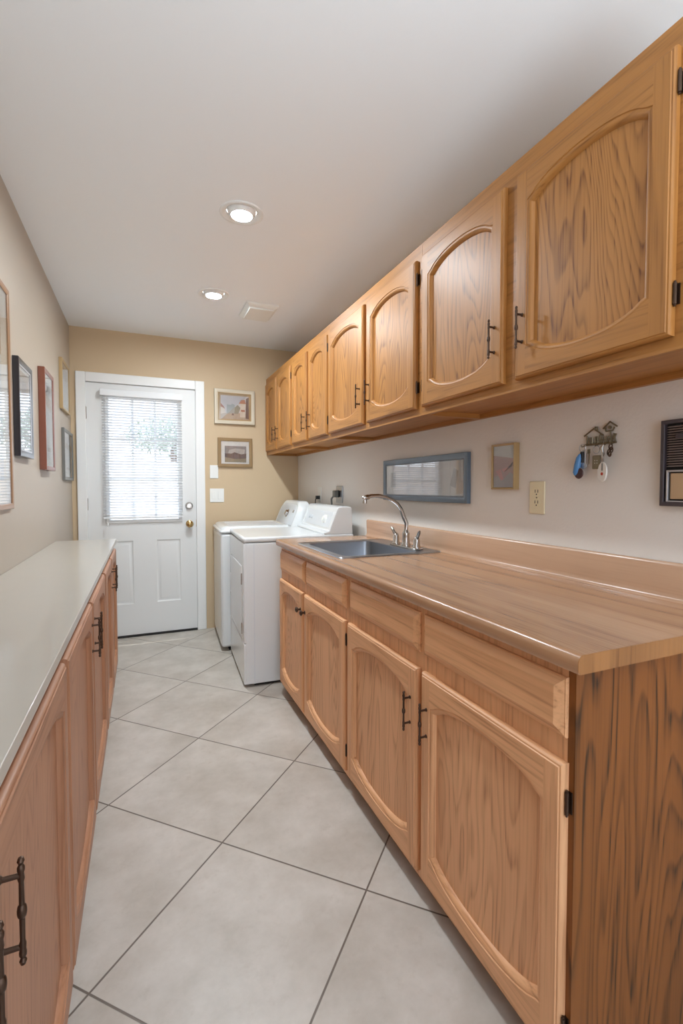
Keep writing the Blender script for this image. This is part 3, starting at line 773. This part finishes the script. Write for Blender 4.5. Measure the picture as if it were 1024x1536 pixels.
sky1, street, grey1, roof, wallc, darkb, green1 = pm('paint_pale_sky', 206, 202, 204), pm('paint_street', 186, 168, 150), pm('paint_haze_grey', 164, 168, 166), pm('paint_red_roof', 172, 112, 94), pm('paint_cream_house', 216, 204, 190), pm('paint_umber', 110, 90, 90), pm('paint_grey_green', 140, 142, 128)
village = [(FULL, sky1), ([(0, 0), (1, 0), (1, .25), (.4, .3), (0, .22)], street), ([(.2, .22), (.5, .26), (.5, .62), (.4, .66), (.36, .6), (.22, .62)], grey1),
  ([(0, .2), (.16, .26), (.14, .5), (.0, .6)], wallc), ([(0, .52), (.16, .42), (.1, .54), (0, .66)], roof),
  ([(.48, .24), (.62, .24), (.7, .5), (.6, .62), (.5, .5)], green1), ([(.68, .1), (.88, .1), (.88, .72), (.7, .72)], wallc), ([(.64, .68), (.9, .68), (.86, .86), (.72, .84)], roof),
  ([(.88, .06), (1, .04), (1, .98), (.9, .9)], darkb), ([(.72, .34), (.86, .34), (.86, .42), (.72, .42)], roof), ([(.38, .17), (.46, .16), (.46, .24), (.4, .25)], darkb)]
picture(fwl, 'village street painting in a champagne frame, upper of the two on the far wall', 'picture', .571, .914, 1.757, 2.052, .03, .03, M['silverframe'], M['tanmat'], (.022, .022, .012, .022), village, lip=M['goldframe'])
stormy, hill, darkh, field = pm('paint_storm_sky', 140, 138, 140), pm('paint_cloud', 182, 178, 176), pm('paint_dark_hill', 82, 72, 76), pm('paint_field', 140, 128, 104)
land = [(FULL, stormy), ([(.15, .55), (.9, .5), (.95, .8), (.5, .86), (.2, .75)], hill), ([(0, .2), (1, .2), (1, .55), (.75, .5), (.45, .62), (.3, .52), (0, .54)], darkh), ([(0, 0), (1, 0), (1, .26), (.5, .2), (0, .3)], field)]
picture(fwl, 'dark hills landscape in a dull gold frame, lower picture on the far wall', 'picture', .597, .891, 1.388, 1.638, .028, .022, M['olive'], M['whitemat'], (.03, .024, .014, .04), land)
# right wall
plate, ink = pm('paint_print_paper', 214, 210, 206), pm('paint_grey_ink', 176, 172, 170)
sketch = [(FULL, plate), ([(.06, .25), (.14, .25), (.14, .75), (.06, .75)], ink), ([(.86, .3), (.92, .22), (.95, .7), (.9, .8)], ink), ([(.45, .38), (.5, .36), (.5, .5), (.46, .52)], plate)]
mir = lambda art: [([(1-x, y) for x, y in p], mt) for p, mt in art]
picture(rw, 'wide panoramic print in a slate blue frame above the worktop, reflecting the window', 'picture', 1.69, 2.475, 1.14, 1.366, .026, .02, M['blueframe'], M['whitemat'], (.01, .01, .006, .006), mir(sketch), lip=M['blackframe'])
sk2, mauve, pinkp, slate = pm('paint_blue_grey_sky', 196, 204, 212), pm('paint_mauve_hill', 170, 138, 144), pm('paint_pink_slope', 196, 140, 144), pm('paint_slate_ground', 158, 154, 164)
desert = [(FULL, slate), ([(0, .25), (.3, .3), (.5, .2), (.8, .36), (1, .3), (1, .7), (0, .8)], mauve), ([(.1, .4), (.35, .44), (.5, .2), (.38, .16)], pinkp), ([(.4, .44), (.9, .5), (.95, .6), (.5, .36)], pinkp), ([(0, .78), (.35, .75), (1, .68), (1, 1), (0, 1)], sk2)]
picture(rw, 'small mauve hill painting in a thin deep gold frame between the outlet and wide print', 'picture', 1.4, 1.53, 1.203, 1.381, .008, .026, M['goldframe'], None, (0, 0, 0, 0), mir(desert))
# left wall
paper, ochre, brownp = pm('paint_cool_paper', 206, 208, 208), pm('paint_ochre', 168, 140, 110), pm('paint_brown', 120, 96, 76)
leafy = [(FULL, paper), ([(0, .72), (.5, .66), (1, .74), (1, 1), (0, 1)], ochre), ([(.2, .75), (.7, .7), (.8, .86), (.3, .9)], brownp), ([(.48, .1), (.52, .1), (.5, .45)], brownp)]
picture(lw, 'largest framed print on the left wall, thin brown frame, cut by the left picture edge', 'picture', 1.62, 2.322, 1.125, 2.0, .022, .014, M['walnut'], M['mat'], (.09, .09, .09, .09), leafy)
picture(lw, 'black framed picture on the left wall, first past the large brown framed print', 'picture', 2.406, 2.677, 1.345, 1.766, .026, .024, M['blackframe'], M['whitemat'], (.02, .02, .02, .02), leafy, lip=M['alu'])
redart = [(FULL, paper), ([(0, .7), (1, .64), (1, .8), (0, .84)], ochre), ([(.2, .1), (.8, .1), (.7, .16), (.25, .15)], brownp)]
picture(lw, 'tall mahogany framed picture on the left wall beside the black framed one', 'picture', 2.947, 3.227, 1.305, 1.847, .022, .032, M['redframe'], M['whitemat'], (.03, .03, .04, .04), redart)
picture(lw, 'gold framed picture high on the left wall, above the small pewter framed one', 'picture', 3.655, 4.0, 1.735, 2.073, .016, .021, M['goldframe'], M['mat'], (.03, .03, .03, .03), leafy)
picture(lw, 'small pewter framed picture lowest and farthest on the left wall, near the door', 'picture', 3.713, 4.15, 1.262, 1.616, .022, .018, M['pewter'], M['whitemat'], (.03, .03, .03, .03), redart)

# ------------------------------------------------------------------ wall plates
def duplex(place, label, u, v):
    t = thing('wall_outlet', label, 'outlet', place(u, v, 0))
    a = [place(u-.036, v-.059, .0005), place(u+.036, v+.059, .007)]
    MB().box(a[0][0], a[1][0], a[0][1], a[1][1], a[0][2], a[1][2]).build('cover_plate', M['ivory'], t, bevel=.0045, seg=3)
    for s_ in (-1, 1):
        vv = v+s_*.0195
        ax = Vector(place(0, 0, 1))-Vector(place(0, 0, 0))
        m = MB(); m.lathe(place(u, vv, .006), ax, [(0, .0175), (.0012, .0175), (.0013, .0162), (.0022, .016), (.0023, .001)], 24)
        o = m.build('socket', M['ivory'], t)
        m = MB()
        for q in (-1, 1):
            p0 = place(u+q*.0065-.0014, vv-.002, .0075); p1 = place(u+q*.0065+.0014, vv+.009, .0086); m.box(p0[0], p1[0], p0[1], p1[1], p0[2], p1[2])
        m.lathe(place(u, vv-.008, .0075), ax, [(0, .0026), (.0011, .0026)], 10)
        m.build('slots', M['dark'], o)
    m = MB(); m.lathe(place(u, v, .006), Vector(place(0, 0, 1))-Vector(place(0, 0, 0)), [(0, .0034), (.002, .003), (.0022, .0005)], 10); m.build('screw', M['tin'], t)
    return t
duplex(rw, 'ivory duplex outlet on the right wall below the hooks and gold framed painting', 1.305, 1.174)
t = thing('light_switch', 'plain white single wall plate beside the door, above the double switch', 'switch', (.566, YD, 1.345))
bx('cover_plate', M['plastic'], t, .531, .601, YD-.007, YD-.0005, 1.289, 1.402, bevel=.004, seg=3)
t = thing('light_switch', 'white double rocker switch plate on the far wall above the washer', 'switch', (.588, YD, 1.144))
bx('cover_plate', M['plastic'], t, .529, .647, YD-.007, YD-.0005, 1.085, 1.203, bevel=.004, seg=3)
for xx in (.562, .614): bx('rocker', M['plastic'], t, xx-.017, xx+.017, YD-.0105, YD-.006, 1.111, 1.178, bevel=.002)
# laundry outlets
t = thing('wall_outlet', 'pale wall outlet with a small black plug above the washer and dryer gap', 'outlet', (XR, 3.605, 1.155))
bx('cover_plate', M['plastic'], t, XR-.007, XR-.0005, 3.568, 3.642, 1.095, 1.215, bevel=.004, seg=3)
m = MB(); m.box(XR-.035, XR-.006, 3.59, 3.62, 1.118, 1.145); m.tube([(XR-.03, 3.605, 1.13), (XR-.04, 3.605, 1.11), (XR-.042, 3.605, 1.06), (XR-.038, 3.605, .95)], .004, 8)
m.build('plug', M['rubber'], t, bevel=.003)
t = thing('wall_outlet', 'steel dryer outlet plate with a grey plug above the dryer', 'outlet', (XR, 3.2, 1.16))
bx('cover_plate', M['steel'], t, XR-.008, XR-.0005, 3.125, 3.245, 1.1, 1.222, bevel=.004, seg=3)
m = MB(); m.lathe((XR-.007, 3.195, 1.165), (-1, 0, 0), [(0, .027), (.003, .027), (.004, .024), (.0042, .001)], 20); m.build('socket', M['rubber'], t)
m = MB(); m.box(XR-.045, XR-.0112, 3.18, 3.225, 1.14, 1.19); m.tube([(XR-.04, 3.205, 1.15), (XR-.055, 3.215, 1.13), (XR-.05, 3.22, 1.06), (XR-.045, 3.22, .95)], .007, 10)
m.build('plug', M['pewter'], t, bevel=.006)

# intercom panel at the right edge
t = thing('intercom_panel', 'black framed wall intercom with louvred speaker grille at the right picture edge', 'intercom', (XR, .74, 1.274))
iy0, iy1, iz0, iz1 = .62, .853, 1.16, 1.391
m = MB(); m.slab(lambda u, v, q: (q, u, v), (iy0, iy1, iz0, iz1), [(iy0+.01, iy1-.01, iz0+.012, iz1-.01)], XR-.02, XR-.0005); m.build('frame', M['speakerframe'], t, bevel=.002)
bx('back_plate', M['dark'], t, XR-.006, XR-.0006, iy0+.009, iy1-.009, iz0+.011, iz1-.009)
m = MB(); zz = 1.266
while zz < 1.378:
    m.loops([[(XR-.0055, iy0+.012, zz), (XR-.014, iy0+.012, zz), (XR-.016, iy0+.012, zz+.001), (XR-.0055, iy0+.012, zz+.004)],
             [(XR-.0055, iy1-.015, zz), (XR-.014, iy1-.015, zz), (XR-.016, iy1-.015, zz+.001), (XR-.0055, iy1-.015, zz+.004)]], cap0=True, cap1=True)
    zz += .0066
m.build('speaker_grille', M['speaker'], t)
bx('badge', M['speakerframe'], t, XR-.018, XR-.0145, .77, .815, 1.339, 1.353, bevel=.001)
m = MB(); m.slab(lambda u, v, q: (q, u, v), (iy0+.012, iy1-.015, 1.17, 1.257), [(iy0+.017, iy1-.02, 1.175, 1.252)], XR-.017, XR-.0055); m.build('metal_trim', M['alu'], t, bevel=.0012)
bx('lower_panel', M['beigepanel'], t, XR-.012, XR-.0056, iy0+.02, iy1-.024, 1.179, 1.2485, bevel=.001)

# key rack and what hangs from it
kr = thing('key_rack', 'antique tin key rack shaped like a house and birdhouse on the right wall', 'key rack', (XR, 1.05, 1.37))
kx = XR-.006
def strip(m, P, wd=.0026, dp=.003, closed=False):
    m.tube([(kx, a, b) for a, b in P], wd, 8, closed=closed)
m = MB()
strip(m, [(1.108, 1.375), (1.074, 1.396), (1.04, 1.372)]); strip(m, [(1.098, 1.376), (1.097, 1.347)]); strip(m, [(1.05, 1.376), (1.05, 1.347)])
strip(m, [(1.068, 1.392), (1.068, 1.4), (1.061, 1.4), (1.06, 1.388)]); strip(m, [(1.088, 1.347), (1.088, 1.368), (1.078, 1.368), (1.078, 1.347)]); strip(m, [(1.066, 1.347), (1.066, 1.37), (1.058, 1.37), (1.058, 1.347)])
m.build('house_outline', M['tin'], kr)
m = MB(); strip(m, [(1.04, 1.392), (1.017, 1.411), (.993, 1.394)]); strip(m, [(1.033, 1.393), (1.03, 1.383), (1.008, 1.383), (1.002, 1.393)]); strip(m, [(1.015, 1.383), (1.012, 1.349)])
m.lathe((kx+.003, 1.018, 1.394), (-1, 0, 0), [(0, .005), (.005, .005)], 12); strip(m, [(1.002, 1.36), (.996, 1.372), (1.004, 1.375), (.998, 1.35)])
m.build('birdhouse_outline', M['tin'], kr)
m = MB(); strip(m, [(1.1, 1.347), (.995, 1.347)], .0034)
for k in range(6):
    yy = 1.044-.0075*k; strip(m, [(yy, 1.347), (yy, 1.366), (yy-.001, 1.369)], .0016)
strip(m, [(1.046, 1.358), (1.004, 1.358)], .0014)
m.build('fence_bar', M['tin'], kr)
for yy in (1.104, 1.055, 1.027, 1.003):
    m = MB(); m.tube([(kx, yy, 1.349), (kx-.006, yy, 1.342), (kx-.014, yy, 1.34), (kx-.018, yy, 1.346)], .0016, 8); m.build('hook', M['tin'], kr)
def ring(m, y, z, r, x, tilt=0, wd=.0011):
    m.tube([(x+tilt*math.cos(2*math.pi*k/20)*r, y+r*math.cos(2*math.pi*k/20), z+r*math.sin(2*math.pi*k/20)) for k in range(20)], wd, 6, closed=True)
kxx = kx-.012
t = thing('key_fob', 'blue key fob with round maroon tag and keys, leftmost on the key rack', 'keys', (kxx, 1.11, 1.338))
m = MB(); ring(m, 1.104, 1.337, .012, kxx); m.build('split_ring', M['steel'], t)
m = MB(); m.tube([(kxx-.002, 1.11, 1.318), (kxx-.004, 1.113, 1.305), (kxx-.005, 1.118, 1.28), (kxx-.005, 1.123, 1.258), (kxx-.005, 1.125, 1.25)], [.004, .009, .0105, .010, .005], 14); m.build('fob_body', M['blue'], t)
m = MB(); m.box(kxx-.0045, kxx+.0035, 1.099, 1.111, 1.29, 1.325); m.build('strap', M['rubber'], t, bevel=.003)
m = MB(); m.lathe((kxx-.009, 1.112, 1.256), (1, 0, 0), [(0, .001), (.001, .015), (.004, .0175), (.007, .015), (.008, .001)], 20); m.build('round_tag', M['redbrown'], t)
m = MB(); m.box(kxx+.001, kxx+.003, 1.094, 1.106, 1.28, 1.33); m.lathe((kxx+.0035, 1.1, 1.28), (-1, 0, 0), [(0, .011), (.002, .011)], 16); m.build('key', M['steel'], t, bevel=.0008)
m = MB(); m.box(kxx+.0045, kxx+.006, 1.081, 1.085, 1.284, 1.328); m.box(kxx+.0045, kxx+.006, 1.079, 1.09, 1.318, 1.332); m.build('key', M['tin'], t, bevel=.0005)
t = thing('key_fob', 'dark rectangular four-dot key tag at the middle of the key rack', 'keys', (kxx, 1.053, 1.338))
m = MB(); ring(m, 1.053, 1.328, .012, kxx); m.build('split_ring', M['steel'], t)
m = MB(); m.box(kxx-.003, kxx+.002, 1.037, 1.066, 1.268, 1.31); m.build('tag_body', M['tin'], t, bevel=.003)
m = MB()
for a in (-1, 1):
    for b in (-1, 1): m.lathe((kxx-.0028, 1.0515+a*.004, 1.29+b*.004), (-1, 0, 0), [(0, .0017), (.0008, .0017)], 8)
m.build('dots', M['clear'], t)
t = thing('key_fob', 'clear oval key fob with a red mark and silver clasp on the key rack', 'keys', (kxx, 1.027, 1.338))
m = MB(); m.tube([(kxx-.003, 1.027, 1.342), (kxx-.005, 1.031, 1.33), (kxx-.005, 1.026, 1.312), (kxx-.004, 1.028, 1.298), (kxx-.003, 1.026, 1.285)], [.003, .006, .0055, .004, .002], 10); m.build('clasp', M['chrome'], t)
def oval(y, z, a, b, x, n=24): return [(x, y+a*math.cos(2*math.pi*k/n), z+b*math.sin(2*math.pi*k/n)) for k in range(n)]
m = MB(); m.loops([oval(1.026, 1.258, .0145, .029, kxx-.001), oval(1.026, 1.258, .016, .0305, kxx-.003), oval(1.026, 1.258, .016, .0305, kxx-.006), oval(1.026, 1.258, .0145, .029, kxx-.008)], cap0=True, cap1=True); m.build('fob_body', M['clear'], t)
m = MB(); m.loops([oval(1.026, 1.252, .0045, .005, kxx-.0078, 14), oval(1.026, 1.252, .004, .0045, kxx-.0086, 14)], cap0=True, cap1=True); m.build('print', M['red'], t)
m = MB(); m.box(kxx-.0085, kxx-.0078, 1.0235, 1.0275, 1.262, 1.284); m.build('strap', M['pewter'], t)
t = thing('key_chain', 'bunched dark key chain at the right end of the key rack', 'keys', (kxx, 1.004, 1.338))
for k, (yy, zz, rr_) in enumerate(((1.004, 1.333, .009), (1.0, 1.324, .008), (1.006, 1.316, .009), (1.002, 1.311, .007))):
    m = MB(); ring(m, yy, zz, rr_, kxx-.002*k, .5, .0019); m.build('link', M['bronze'], t)

# ------------------------------------------------------------------ ceiling fittings
LL = ['nearest of the two glowing recessed ceiling lights in view', 'smaller-looking farther recessed ceiling light, left of the ceiling vent']
for (lx, ly), lab in zip(LIGHTS, LL):
    t = thing('ceiling_light', lab, 'ceiling light', (lx, ly, H), 'recessed ceiling lights')
    m = MB(); m.lathe((lx, ly, H), (0, 0, -1), [(-.0002, .097), (.003, .0965), (.0055, .092), (.005, .080), (-.002, .068), (-.010, .0655)], 40, cap0=False, cap1=False); m.build('flange', M['trimwhite'], t, smooth=60)
    m = MB(); m.lathe((lx, ly, H), (0, 0, -1), [(-.014, .0652), (-.004, .062), (.006, .056), (.012, .050), (.0135, .047), (.012, .0455), (.009, .045)], 40, cap0=False, cap1=False); m.build('gimbal_ring', M['trimwhite'], t, smooth=60)
    m = MB(); m.lathe((lx, ly, H), (0, 0, -1), [(-.01, .0448), (.009, .0449), (.0105, .0445), (.0112, .03), (.0115, .0005)], 32, cap0=False, cap1=True); m.build('lamp', M['lamp'], t, smooth=60)
    m = MB(); m.lathe((lx, ly, H+.0315), (0, 0, 1), [(0, .065), (.08, .065)], 24); m.box(lx-.09, lx+.09, ly-.09, ly+.09, H+.1405, H+.15); m.build('can', M['dark'], t)
t = thing('ceiling_vent', 'square white ceiling exhaust fan cover beside the farther ceiling light', 'ceiling vent', (.757, 3.315, H))
vx0, vx1, vy0, vy1 = .648, .866, 3.17, 3.45
m = MB(); m.loops([[(vx0, vy0, H-.0005), (vx1, vy0, H-.0005), (vx1, vy1, H-.0005), (vx0, vy1, H-.0005)], [(vx0, vy0, H-.012), (vx1, vy0, H-.012), (vx1, vy1, H-.012), (vx0, vy1, H-.012)],
  [(vx0+.02, vy0+.02, H-.026), (vx1-.02, vy0+.02, H-.026), (vx1-.02, vy1-.02, H-.026), (vx0+.02, vy1-.02, H-.026)]], cap1=True); m.build('housing', M['plastic'], t, bevel=.004)
bx('cover_panel', M['plastic'], t, vx0+.026, vx1-.026, vy0+.026, vy1-.026, H-.036, H-.0255, bevel=.003)
